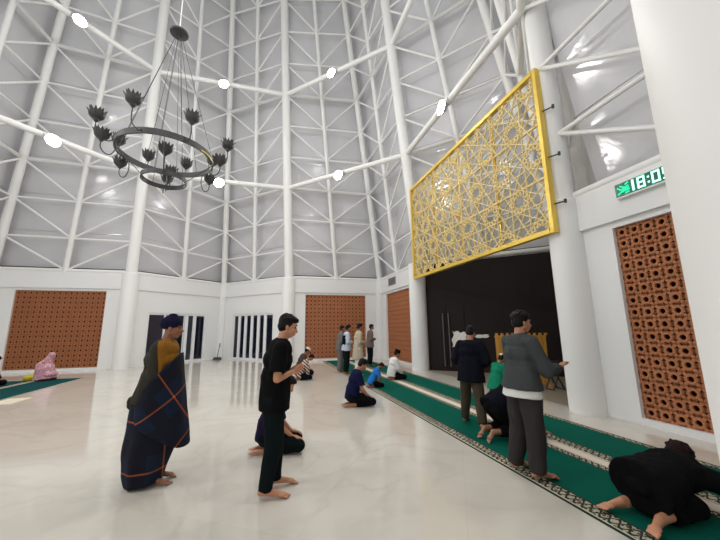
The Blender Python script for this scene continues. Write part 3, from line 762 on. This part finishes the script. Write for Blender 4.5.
def build_body(J, P, m, vox, fingers=True, feet=True, fat=1.0):
    b = Flesh(); side = J['side']
    sp = [J['pelvis'], lerp(J['pelvis'], J['chest'], .5), J['chest'], lerp(J['chest'], J['neck'], .6)]
    for c, (w, d) in zip(sp, ((.145, .10), (.125, .09), (.145, .10), (.125, .075))):
        ax = (J['neck']-J['pelvis']); b.ball(c, (d*fat, w*fat, .12), ax, side.cross(ax))
    b.limb(J['neck'], J['head'], .052, .05)
    b.limb(lerp(J['chest'], J['neck'], .5), J['neck'], .07, .05)
    for n in 'LR':
        b.limb(lerp(J['chest'], J['neck'], .7), J['sh'+n], .06, .052); b.limb(J['sh'+n], J['el'+n], .047, .037); b.limb(J['el'+n], J['wr'+n], .037, .025)
        b.limb(J['pelvis']+(J['hip'+n]-J['pelvis'])*.5, J['hip'+n], .09, .085); b.limb(J['hip'+n], J['knee'+n], .08, .052); b.limb(J['knee'+n], J['ankle'+n], .052, .034)
        cm = lerp(J['knee'+n], J['ankle'+n], .3); b.ball(cm+Vector((-.012, 0, 0)), (.05, .046, .09), J['ankle'+n]-J['knee'+n])
        # foot: heel, instep, ball and five toes
        A, T = J['ankle'+n], J['toe'+n]; d = (T-A).normalized(); up_ = Vector((0, 0, 1)); sd = d.cross(up_)
        if sd.length < .2: sd = Vector((0, 1, 0))
        sd.normalize()
        if feet:
            vert = abs(d.z) > .8
            dn = Vector((-1, 0, 0)) if vert else Vector((0, 0, -1))
            heel = A-d*.035+dn*.025; ball = T
            b.ball(heel, (.036, .033, .034)); b.limb(A, ball, .033, .022); b.limb(heel, ball, .03, .02)
            b.ball(ball, (.045, .042, .018) if not vert else (.02, .044, .035), (0, 0, 1), d if not vert else (1, 0, 0))
            if fingers:
                sg = 1 if n == 'L' else -1
                for q in range(5):
                    o = ball+Vector((0, 0, -.004))+sd*(.032-q*.016)*( -1 if n == 'L' else 1)*-1+d*.03
                    b.limb(o, o+d*(.045-q*.006), .0115-q*.0008, .0095-q*.0006)
        # hand: palm, four unequal fingers and a thumb from its side
        W = J['wr'+n]; hd = J['hd'+n].normalized(); pn = J.get('pn'+n, Vector((0, 0, -1)) if abs(hd.z) < .7 else side*(-1 if n == 'L' else 1))
        pn = (pn-hd*pn.dot(hd)).normalized(); hs = hd.cross(pn)*(1 if n == 'L' else -1)      # thumb side
        pc = W+hd*.05; b.ball(pc, (.042, .016, .052), hd, hs); b.limb(W-hd*.01, pc, .024, .024)
        if fingers:
            curl = J.get('curl', .5)
            for q, (off, L) in enumerate(((.028, .068), (.010, .076), (-.009, .070), (-.027, .055))):
                p0 = W+hd*.088+hs*off; a1 = curl*.5; d1 = (hd*math.cos(a1)+pn*math.sin(a1)); p1 = p0+d1*L*.45
                a2 = curl*1.3; d2 = (hd*math.cos(a2)+pn*math.sin(a2)); p2 = p1+d2*L*.32; a3 = curl*1.9; d3 = (hd*math.cos(a3)+pn*math.sin(a3)); p3 = p2+d3*L*.25
                b.limb(p0-hd*.02, p1, .0095, .0088); b.limb(p1, p2, .0088, .008); b.limb(p2, p3, .008, .0072)
            t0 = W+hd*.03+hs*.022; t1 = t0+(hd*.6+hs*.75).normalized()*.038; t2 = t1+(hd*.9+hs*.25+pn*.3).normalized()*.032
            b.limb(t0, t1, .0125, .0105); b.limb(t1, t2, .0105, .009)
    # head
    c = J['head']; f = J['look'].normalized(); sd = side-f*side.dot(f); sd.normalize(); u_ = f.cross(sd)
    def hp(x, y, z): return c+f*x+sd*y+u_*z
    b.ball(hp(-.012, 0, .03), (.093, .074, .082), u_, f); b.ball(hp(.022, 0, -.02), (.066, .062, .085), u_, f)
    b.ball(hp(.048, 0, -.085), (.028, .030, .022), u_, f); b.limb(hp(-.02, 0, -.04), J['neck'], .052, .055)
    for s_ in (-1, 1):
        b.limb(hp(.0, .052*s_, -.055), hp(.045, .018*s_, -.088), .022, .018)
        b.ball(hp(.052, .034*s_, -.03), (.024, .020, .02), u_, f)
        b.ball(hp(-.012, .074*s_, -.012), (.018, .008, .031), u_, f)
        b.ball(hp(.066, .03*s_, .026), (.014, .022, .009), u_, f)
    b.cone(hp(.076, 0, .012), hp(.100, 0, -.030), .008, .014); b.ball(hp(.100, 0, -.031), (.014, .013, .011), u_, f)
    for s_ in (-1, 1): b.ball(hp(.088, .011*s_, -.034), .009)
    b.ball(hp(.080, 0, -.056), (.014, .024, .007), u_, f); b.ball(hp(.079, 0, -.067), (.013, .021, .008), u_, f)
    return b.skin('body', m, P, vox, smooth=4 if fingers else 3), hp, (f, sd, u_)

def eyes(hp, fr, P):
    for s_ in (-1, 1):
        b = Flesh(); b.ball(hp(.070, .031*s_, .008), (.011, .014, .008), fr[2], fr[0]); b.build('eye', M['eye'], P, True)
        b = MB(); b.path([hp(.080, .014*s_, .030), hp(.081, .03*s_, .036), hp(.068, .05*s_, .031)], [.004, .005, .003], 6); b.build('eyebrow', M['hair'], P, True)
    b = MB(); b.path([hp(.088, -.022, -.061), hp(.0955, 0, -.0605), hp(.088, .022, -.061)], [.002, .0045, .002], 6); b.build('mouth', M['lip'], P, True)
def hair(hp, fr, P, m='hair', vox=.008, full=1.0, long=False):
    f, sd, u_ = fr; b = Flesh()
    b.ball(hp(-.024, 0, .050), (.096*full, .083*full, .078*full), u_, f); b.ball(hp(-.045, 0, .0), (.066*full, .078*full, .078), u_, f)
    b.ball(hp(.04, .0, .082), (.05, .055, .030), u_, f)
    for s_ in (-1, 1): b.ball(hp(-.005, .070*s_, .018), (.022, .010, .035), u_, f)
    for q in range(26):
        a_ = random.uniform(-2.6, 2.6); e = random.uniform(.2, 1.3)
        p = hp(-.024+.094*math.cos(a_)*math.cos(e)*full, .080*math.sin(a_)*math.cos(e)*full, .05+.076*math.sin(e)*full); b.ball(p, (.02, .014, .009), u_, f)
    if long: b.ball(hp(-.05, 0, -.05), (.05, .07, .08), u_, f)
    return b.skin('hair', M[m], P, vox, smooth=2, fold=.004, fscale=40)
def shirt(J, P, m, vox, e=.022, sleeve='long', hem=None, hemw=(.16, .20), name='shirt', fold=.008, collar=True, seed=0, extra=None, fat=1.0):
    b = Flesh(); side = J['side']; ax = (J['neck']-J['pelvis']).normalized(); xf = side.cross(ax)
    st = [(lerp(J['pelvis'], J['chest'], .25), .105, .15), (lerp(J['pelvis'], J['chest'], .6), .102, .145), (J['chest'], .11, .16), (lerp(J['chest'], J['neck'], .55), .085, .145)]
    for c, d, w in st: b.ball(c, ((d+e)*fat, (w+e)*fat, .13), ax, xf)
    b.cone(lerp(J['chest'], J['neck'], .5), lerp(J['chest'], J['neck'], .93), (.085, .14), (.062, .075), xf)
    h = hem if hem is not None else J['pelvis']-ax*.08
    b.cone(lerp(J['pelvis'], J['chest'], .55), h, ((.108+e)*fat, (.15+e)*fat), hemw, xf, 20)
    for n in 'LR':
        b.limb(lerp(J['chest'], J['neck'], .62), J['sh'+n], .07+e*.4, .058+e*.5)
        if sleeve == 'short':
            q = lerp(J['sh'+n], J['el'+n], .78); b.cone(J['sh'+n], q, .054+e*.6, .052+e)
        else:
            b.limb(J['sh'+n], J['el'+n], .054+e*.6, .044+e*.8); q = lerp(J['el'+n], J['wr'+n], .92 if sleeve == 'long' else .5); b.cone(J['el'+n], q, .043+e*.8, .032+e*.7)
            
    if collar: b.cone(lerp(J['chest'], J['neck'], .8), J['neck']+(J['head']-J['neck'])*.18, .08, .062)
    if extra: extra(b)
    return b.skin(name, m, P, vox, smooth=4, fold=fold, fscale=7, seed=seed)
def trousers(J, P, m, vox, e=.02, loose=1.0, end=.93, fold=.007, seed=3, name='trousers'):
    b = Flesh(); side = J['side']; ax = (J['chest']-J['pelvis']).normalized(); xf = side.cross(ax)
    b.ball(J['pelvis'], (.115+e, .15+e, .13), ax, xf)
    b.cone(lerp(J['pelvis'], J['chest'], .35), J['pelvis'], (.10+e, .135+e), (.11+e, .15+e), xf)
    for n in 'LR':
        b.limb(J['pelvis']+(J['hip'+n]-J['pelvis'])*.6, J['hip'+n], .10+e*.5, .09+e)
        b.limb(J['hip'+n], J['knee'+n], .088+e, (.06+e)*loose); q = lerp(J['knee'+n], J['ankle'+n], end); b.cone(J['knee'+n], q, (.06+e)*loose, (.042+e)*loose)
    return b.skin(name, m, P, vox, smooth=4, fold=fold, fscale=8, seed=seed)
PEOPLE = []
FACE = math.atan2(QN.y, QN.x)                       # towards the qibla wall
def person(label, x, y, J, skinm='skin', face=FACE, scale=1.0, near=1, group=None, fat=1.0, fingers=None):
    P = thing('person', label, 'person', (x, y, 0), face, group); P.scale = (scale,)*3; P['group'] = 'worshippers in the hall'; PEOPLE.append(P)
    vox = {2: .0062, 1: .011, 0: .013}[near]
    _, hp, fr = build_body(J, P, M[skinm], vox, fingers=(near > 0) if fingers is None else fingers, fat=fat)
    return P, hp, fr
def capmesh(hp, fr, P, m, kind='cap', name='cap'):
    f, sd, u_ = fr; b = Flesh()
    if kind == 'songkok':
        b.cone(hp(-.018, 0, .055), hp(-.02, 0, .150), (.102, .084), (.096, .078), f, 22)
    elif kind == 'beanie':
        b.ball(hp(-.022, 0, .052), (.108, .092, .088), u_, f); b.cone(hp(-.03, 0, .03), hp(-.022, 0, .075), (.107, .092), (.109, .093), f, 22); b.ball(hp(-.085, 0, .03), (.05, .05, .05)); b.ball(hp(-.02, 0, .13), (.05, .05, .03))
    else:
        b.cone(hp(-.018, 0, .05), hp(-.02, 0, .10), (.100, .084), (.094, .08), f, 22); b.ball(hp(-.02, 0, .095), (.094, .08, .04), u_, f)
    return b.skin(name, m, P, .008, smooth=2)

# 1. the person wrapped in a plaid cloth
J = pose_stand(.03, .0, .07, (.02, 0))
for n, s_ in (('L', 1), ('R', -1)):
    J['el'+n] = Vector((.01, .19*s_, 1.06)); J['wr'+n] = Vector((.10, .04*s_, .99)); J['hd'+n] = Vector((.05, -s_*.8, -.3))
J['toeR'] = J['ankleR']+Vector((.17, -.02, -.045)); J['ankleL'] += Vector((.02, 0, 0)); J['toeL'] += Vector((.02, 0, 0))
P, hp, fr = person('standing person wrapped in navy and orange plaid cloth with dark knit cap', -2.13, 3.52, J, 'skin_dark', scale=.985, near=2)
capmesh(hp, fr, P, M['indigo_cap'], 'beanie', 'knit_cap'); eyes(hp, fr, P)
shirt(J, P, M['olive_ochre'], .011, e=.036, hem=Vector((-.02, 0, .78)), hemw=(.22, .24), seed=2, fold=.012, fat=1.18)
def shell(name, m, top, bot, rings, n=64, fold=.012, seed=0, kf=9, amp=None, parent=None, th=.010):
    """a hanging cloth: rings = list of (t, cx, cy, rx, ry); top/bot give z for each angle"""
    vs = []; fs = []; K = 28
    def at(t):
        for i in range(len(rings)-1):
            a, b = rings[i], rings[i+1]
            if t <= b[0]+1e-9:
                q = (t-a[0])/(b[0]-a[0]); return [a[j]*(1-q)+b[j]*q for j in range(1, 5)]
    for i in range(K+1):
        t = i/K; cx, cy, rx, ry = at(t)
        for j in range(n):
            a = 2*PI*j/n; w = 1+fold*3*math.sin(kf*a+seed+t*2.2)*(.3+t)+fold*2*noise.noise(Vector((math.cos(a)*2+seed, math.sin(a)*2, t*4)))*2
            z = top(a)*(1-t)+bot(a)*t
            vs.append((cx+rx*w*math.cos(a), cy+ry*w*math.sin(a), z))
    for i in range(K):
        for j in range(n): fs.append((i*n+j, (i+1)*n+j, (i+1)*n+(j+1) % n, i*n+(j+1) % n))
    o = new(name, vs, fs, m, parent, True); md = o.modifiers.new('t', 'SOLIDIFY'); md.thickness = th; md.offset = -1
    return o
shell('sarong', M['plaid_low'], lambda a: .92, lambda a: .02+.03*max(0, math.cos(a))+.01*math.sin(3*a),
      [(0, -.0, 0, .20, .22), (.35, -.0, 0, .245, .23), (.7, -.03, 0, .225, .22), (.9, -.045, 0, .19, .20), (1, -.045, 0, .165, .185)], parent=P, seed=1, kf=7)
shell('shoulder_wrap', M['plaid_up'], lambda a: 1.06+.22*math.cos(a-.1), lambda a: .48-.14*math.cos(a)+.02*math.sin(2*a),
      [(0, .015, 0, .19, .26), (.3, .02, 0, .225, .265), (.65, .04, 0, .25, .26), (1, .06, 0, .28, .25)], parent=P, seed=4, kf=5)
b = Flesh(); b.ball((-.20, -.03, .82), (.05, .06, .045)); b.ball((-.225, -.06, .79), (.035, .03, .06)); b.skin('knot', M['green_robe'] if False else M['olive'], P, .009, fold=.012, fscale=20)

# 2. the young man in black, standing in the foreground
J = pose_stand(.05, .0, .11, (.035, 0)); J['look'] = Vector((1, .0, -.32))
J['neck'] += Vector((.01, 0, 0)); J['ankleL'] += Vector((.06, .0, 0)); J['toeL'] += Vector((.06, 0, 0)); J['ankleR'] += Vector((-.03, 0, 0)); J['toeR'] += Vector((-.03, 0, 0)); J['kneeL'] += Vector((.02, 0, 0))
for n, s_ in (('L', 1), ('R', -1)):
    J['el'+n] = Vector((.02, .215*s_, 1.055)); J['wr'+n] = Vector((.175, .075*s_, 1.10)); J['hd'+n] = Vector((.8, -.5*s_, .3)); J['pn'+n] = Vector((0, -s_, .5))
J['curl'] = .35
P, hp, fr = person('young man in black T-shirt and black trousers standing barefoot in the foreground', -.86, 3.30, J, 'skin_warm', near=2, scale=.985)
eyes(hp, fr, P); hair(hp, fr, P)
shirt(J, P, M['black_cloth'], .010, e=.03, sleeve='short', hem=Vector((.01, 0, .745)), hemw=(.15, .20), seed=7, fold=.010, collar=False, fat=1.08)
trousers(J, P, M['black_trouser'], .010, e=.022, loose=1.02, end=1.02)

# 3. the man in grey lifting his hands
J = pose_stand(.02, .0, .13, (.02, 0)); J['look'] = Vector((1, -.25, -.15))
J['ankleL'] += Vector((-.02, .02, 0)); J['toeL'] += Vector((-.02, .02, 0))
for n, s_ in (('L', 1), ('R', -1)):
    J['el'+n] = Vector((.10, .25*s_, 1.05)); J['wr'+n] = Vector((.34, .17*s_, 1.06)); J['hd'+n] = Vector((.85, -.2*s_, .5)); J['pn'+n] = Vector((1, 0, -.4))
P, hp, fr = person('man in grey sweater over white undershirt raising his hands, standing on nearer carpet', 1.71, 3.58, J, 'skin', near=2, scale=.99)
eyes(hp, fr, P); hair(hp, fr, P, full=1.04)
shirt(J, P, M['grey_knit'], .010, e=.036, hem=Vector((0, 0, .85)), hemw=(.19, .232), seed=11, fold=.010)
b = Flesh(); b.cone((0, 0, .92), (-.005, 0, .77), (.150, .195), (.178, .222), (1, 0, 0), 24); b.skin('undershirt', M['white_cloth'], P, .010, fold=.008, seed=3)
trousers(J, P, M['grey_trouser'], .010, e=.028, loose=1.12, end=1.03, fold=.013)

# 4. the walking man in a dark jacket
J = pose_stand(.07, .17, .21, (.03, 0)); J['look'] = Vector((1, .1, -.5))
for n, s_ in (('L', 1), ('R', -1)):
    J['el'+n] = Vector((.03, .27*s_, 1.07)); J['wr'+n] = Vector((.22, .17*s_, 1.0)); J['hd'+n] = Vector((1, -.3*s_, 0))
P, hp, fr = person('man in dark jacket and brown trousers stepping along the carpet, seen from behind', 1.71, 5.22, J, 'skin', face=R(52), near=1, scale=.90)
hair(hp, fr, P, vox=.01)
shirt(J, P, M['dark_jacket'], .012, e=.055, hem=Vector((-.01, 0, .72)), hemw=(.19, .24), name='jacket', fold=.014, seed=5)
trousers(J, P, M['brown_trouser'], .012, e=.022, loose=1.1, end=1.0)

# 5. crouched worshipper behind the grey man
J = pose_bow(); J['pelvis'] = Vector((.14, 0, .42)); J['hipL'].z = J['hipR'].z = .36; J['hipL'].x = J['hipR'].x = .14; J['chest'] = Vector((.38, 0, .53)); J['neck'] = Vector((.56, 0, .47)); J['head'] = Vector((.69, 0, .38))
for n, s_ in (('L', 1), ('R', -1)):
    J['sh'+n] = Vector((.50, .17*s_, .46)); J['el'+n] = Vector((.55, .24*s_, .24)); J['wr'+n] = Vector((.70, .18*s_, .05))
P, hp, fr = person('worshipper in dark navy clothes bowing on the carpet behind the man in grey', 1.70, 4.62, J, 'skin', near=1, scale=1.0, face=FACE)
hair(hp, fr, P, vox=.01)
shirt(J, P, M['black_blue'], .012, e=.04, hem=Vector((.06, 0, .36)), hemw=(.17, .20), fold=.010, seed=9)
trousers(J, P, M['black_cloth'], .012, e=.025, end=.75)

# 6. the worshipper at the lower right, bending down
J = pose_bow(); 
J['pelvis'] = Vector((.10, 0, .24)); J['hipL'].x = J['hipR'].x = .12; J['hipL'].z = J['hipR'].z = .23; J['chest'] = Vector((.40, 0, .29)); J['neck'] = Vector((.55, .04, .30)); J['head'] = Vector((.65, .08, .32))
for n, s_ in (('L', 1), ('R', -1)):
    J['sh'+n] = Vector((.51, .18*s_, .275)); J['el'+n] = Vector((.68, .28*s_, .20)); J['wr'+n] = Vector((.86, .22*s_, .05)); J['hd'+n] = Vector((1, 0, -.15))
J['look'] = Vector((.75, 0, -.8)); J['curl'] = .15
for n, s_ in (('L', 1), ('R', -1)):
    J['ankle'+n] = Vector((-.02, .13*s_, .065)); J['toe'+n] = Vector((-.13, .16*s_, .04))
P, hp, fr = person('worshipper in black clothes bending down at the lower right corner, soles showing', 2.17, 2.79, J, 'skin_warm', near=2, scale=1.02, face=FACE+.02)
hair(hp, fr, P, 'hair_brown', full=1.08)
shirt(J, P, M['black_cloth'], .011, e=.05, hem=Vector((.0, 0, .22)), hemw=(.20, .23), fold=.012, seed=13)
trousers(J, P, M['black_cloth'], .011, e=.015, loose=1.1, end=.72)

# 7. kneeling person behind the young man in black
J = pose_sit(.10, .5)
P, hp, fr = person('seated man in purple navy shirt mostly hidden behind the young man in black', -1.20, 4.30, J, 'skin_warm', near=1, scale=.98)
hair(hp, fr, P, vox=.01)
shirt(J, P, M['purple_navy'], .012, e=.035, sleeve='short', hem=Vector((.0, 0, .13)), hemw=(.145, .19), seed=2)
trousers(J, P, M['black_trouser'], .012, e=.02, end=.85)

# 8. seated man in navy T-shirt in the middle
J = pose_sit(.10, .45)
P, hp, fr = person('seated man in navy T-shirt on the marble floor left of the green carpets', -.20, 6.62, J, 'skin', near=1, scale=.96)
hair(hp, fr, P, vox=.01)
shirt(J, P, M['navy'], .012, e=.03, sleeve='short', hem=Vector((.0, 0, .13)), hemw=(.145, .19), seed=4)
trousers(J, P, M['black_cloth'], .012, e=.02, end=.85)

# 9. bright blue shirt behind him
J = pose_sit(.20, .9); 
P, hp, fr = person('small seated person in bright blue shirt bowing head on the nearer carpet', .25, 8.55, J, 'skin_dark', near=0, scale=.66)
hair(hp, fr, P, 'hair_brown', vox=.012)
shirt(J, P, M['bright_blue'], .014, e=.03, sleeve='short', hem=Vector((-.03, 0, .12)), seed=5); trousers(J, P, M['black_cloth'], .014, e=.02, end=.85)

# 10. man in white with a black cap
J = pose_sit(.10, .25)
P, hp, fr = person('seated man in white shirt wearing a flat black cap on the farther carpet', .88, 9.75, J, 'skin', near=0, scale=.88)
hair(hp, fr, P, vox=.012); capmesh(hp, fr, P, M['black_cloth'], 'songkok', 'black_cap')
shirt(J, P, M['white_cloth'], .014, e=.04, hem=Vector((.0, 0, .10)), hemw=(.165, .21), seed=6); trousers(J, P, M['black_cloth'], .014, e=.02)

# 11-14. the four standing at the back
GR = [('far standing man in grey shirt, leftmost of the four beside the back lattice', -.74, 11.62, 'grey_shirt', 'grey_shirt', .96, None, 'arms'),
      ('far standing man in light blue shirt and black trousers in front of the back lattice', -.50, 11.14, 'light_blue', 'black_trouser', .97, None, 'arms'),
      ('far standing man in long beige tunic and white trousers', -.10, 10.65, 'beige', 'white_cloth', .99, .52, 'arms'),
      ('far standing man in brown checked shirt and black trousers, nearest the corner', .36, 13.3, 'check_brown', 'black_trouser', .99, .74, 'arms')]
for i, (lab, x, y, sh, tr, sc, hemz, ar) in enumerate(GR):
    J = pose_stand(.03, 0, .08, (.02, 0))
    for n, s_ in (('L', 1), ('R', -1)):
        J['el'+n] = Vector((.0, .22*s_, 1.07)); J['wr'+n] = Vector((.21, .07*s_, 1.06)); J['hd'+n] = Vector((.5, -.8*s_, 0))
    P, hp, fr = person(lab, x, y, J, 'skin_dark', near=0, scale=sc)
    hair(hp, fr, P, vox=.012)
    shirt(J, P, M[sh], .014, e=.032, hem=Vector((0, 0, hemz or .78)), hemw=(.19, .23) if i == 2 else (.175, .215), name='tunic' if i == 2 else 'shirt', seed=i)
    if i == 1:
        b = Flesh(); b.cone((.01, 0, 1.30), (0, 0, .84), (.135, .165), (.155, .195), (1, 0, 0), 20); b.skin('dark_vest', M['black_blue'], P, .014, seed=2)
    trousers(J, P, M[tr], .014, e=.026, loose=1.1, end=1.0)
# 15. seated man with pale cap and another in a striped shirt, far left of the back lattice
J = pose_sit(.12, .5); J['hdR'] = Vector((1, 0, 0))
P, hp, fr = person('seated man in dark robe and pale cap beside the back lattice', -2.02, 10.85, J, 'skin_dark', near=0, scale=.94)
hair(hp, fr, P, vox=.012); capmesh(hp, fr, P, M['pale_cap'])
shirt(J, P, M['dark_robe'], .014, e=.045, hem=Vector((-.02, 0, .08)), hemw=(.19, .22), seed=8); trousers(J, P, M['black_blue'], .014, e=.03)
J = pose_sit(.22, .9)
P, hp, fr = person('seated person in brown and cream striped shirt just beyond the hands of the young man', -1.86, 9.95, J, 'skin_dark', near=0, scale=.80)
hair(hp, fr, P, vox=.012)
shirt(J, P, M['striped'], .014, e=.04, hem=Vector((-.02, 0, .10)), hemw=(.18, .21), seed=9); trousers(J, P, M['black_blue'], .014, e=.025)
# 16. the man in green robe and white cap in the niche
J = pose_sit(.12, .4)
P, hp, fr = person('seated man in green robe and white cap at the edge of dark niche', 3.15, 7.88, J, 'skin_dark', near=0, scale=.90, face=FACE)
hair(hp, fr, P, vox=.012); capmesh(hp, fr, P, M['white_cloth'], 'cap', 'white_cap')
shirt(J, P, M['green_robe'], .014, e=.05, hem=Vector((.0, 0, .04)), hemw=(.22, .24), name='robe', seed=10); trousers(J, P, M['white_cloth'], .014, e=.025)
# 17. woman in pink floral prayer dress, 18. dark figure at the left edge
J = pose_sit(.06, .3)
for q_ in 'LR': J['el'+q_] = Vector((.12, .13*(1 if q_ == 'L' else -1), .36)); J['wr'+q_] = Vector((.24, .06*(1 if q_ == 'L' else -1), .28)); J['knee'+q_] = Vector((.27, .12*(1 if q_ == 'L' else -1), .09)); J['toe'+q_].x += .06
P, hp, fr = person('seated woman in pink floral prayer veil in front of the left lattice panel', -9.97, 10.42, J, 'skin', near=0, scale=.88, face=FACE)
b = Flesh(); f, sd, u_ = fr
b.ball(hp(-.02, 0, .03), (.115, .10, .115), u_, f); b.cone(hp(-.03, 0, .0), (.05, 0, .52), (.09, .09), (.19, .22), (1, 0, 0), 24); b.cone((.05, 0, .44), (.08, 0, .05), (.25, .29), (.30, .33), (1, 0, 0), 24); b.ball((.05, 0, .44), (.26, .28, .20)); b.ball((.10, 0, .2), (.32, .33, .16)); b.ball((.02, 0, .50), (.22, .26, .17))
b.skin('prayer_veil', M['floral'], P, .016, fold=.02, fscale=5, seed=4)
b = Flesh(); b.cone((.13, 0, .08), (.13, 0, .012), (.26, .31), (.28, .33), (1, 0, 0), 20); b.skin('under_skirt', M['maroon_dark'], P, .016, fold=.01)
J = pose_sit(.10, .4)
P, hp, fr = person('dark clothed seated person cut off by the left edge of picture', -10.42, 9.20, J, 'skin_dark', near=0, scale=.9, face=FACE)
hair(hp, fr, P, vox=.012, m='hair_brown'); shirt(J, P, M['maroon_dark'], .014, e=.045, hem=Vector((0, 0, .05)), hemw=(.22, .26), seed=3); trousers(J, P, M['black_cloth'], .014, e=.03)
bg = Flesh(); bg.ball((0, 0, .07), (.16, .16, .075)); bg.ball((.05, .03, .09), (.10, .10, .08)); bg.cone((0, 0, .0), (0, 0, .06), (.15, .15), (.16, .16))
o = bg.skin('cloth_bundle', M['yellow_cloth'], None, .014, fold=.014, seed=2); o.location = (-10.50, 10.56, .0095); o.rotation_euler = (0, 0, .2); tag(o, 'yellow folded cloth bundle on the teal mat beside the woman in pink', 'cloth bundle')

# settle every figure on what carries it
ONCARPET = {2: .009, 3: .009, 4: .009, 5: .009, 8: .009, 9: .009, 10: .009, 11: .009, 12: .009, 13: .009, 17: .009, 18: .009}
for i, P in enumerate(PEOPLE):
    mz = min((c.matrix_basis @ Vector(q)).z for c in P.children for q in (v.co for v in c.data.vertices))
    P.location.z = ONCARPET.get(i, 0)-mz*P.scale[2]

# ---------------------------------------------------------------- light and camera
wld = bpy.data.worlds.new('world'); SC.world = wld; wld.use_nodes = True
wld.node_tree.nodes['Background'].inputs[0].default_value = (1, 1, 1, 1); wld.node_tree.nodes['Background'].inputs[1].default_value = .72
F_, PITCH, ROLL = 320.348, .179, -.012
cd = bpy.data.cameras.new('camera'); cam = bpy.data.objects.new('camera', cd); COL.objects.link(cam)
cd.sensor_fit = 'HORIZONTAL'; cd.sensor_width = 36; cd.lens = 36*F_/720; cd.clip_start = .05; cd.clip_end = 200
cp, sp = math.cos(PITCH), math.sin(PITCH); fwd = Vector((0, cp, sp)); rt = Vector((1, 0, 0)); up = Vector((0, -sp, cp))
c_, s_ = math.cos(ROLL), math.sin(ROLL); rt2 = c_*rt+s_*up; up2 = -s_*rt+c_*up
cam.matrix_world = Matrix(((rt2.x, up2.x, -fwd.x, 0), (rt2.y, up2.y, -fwd.y, 0), (rt2.z, up2.z, -fwd.z, 1.5), (0, 0, 0, 1)))
SC.camera = cam
SC.view_settings.view_transform = 'Standard'; SC.view_settings.look = 'None'; SC.view_settings.gamma = 1; SC.view_settings.exposure = -.07
SC.view_settings.use_curve_mapping = False
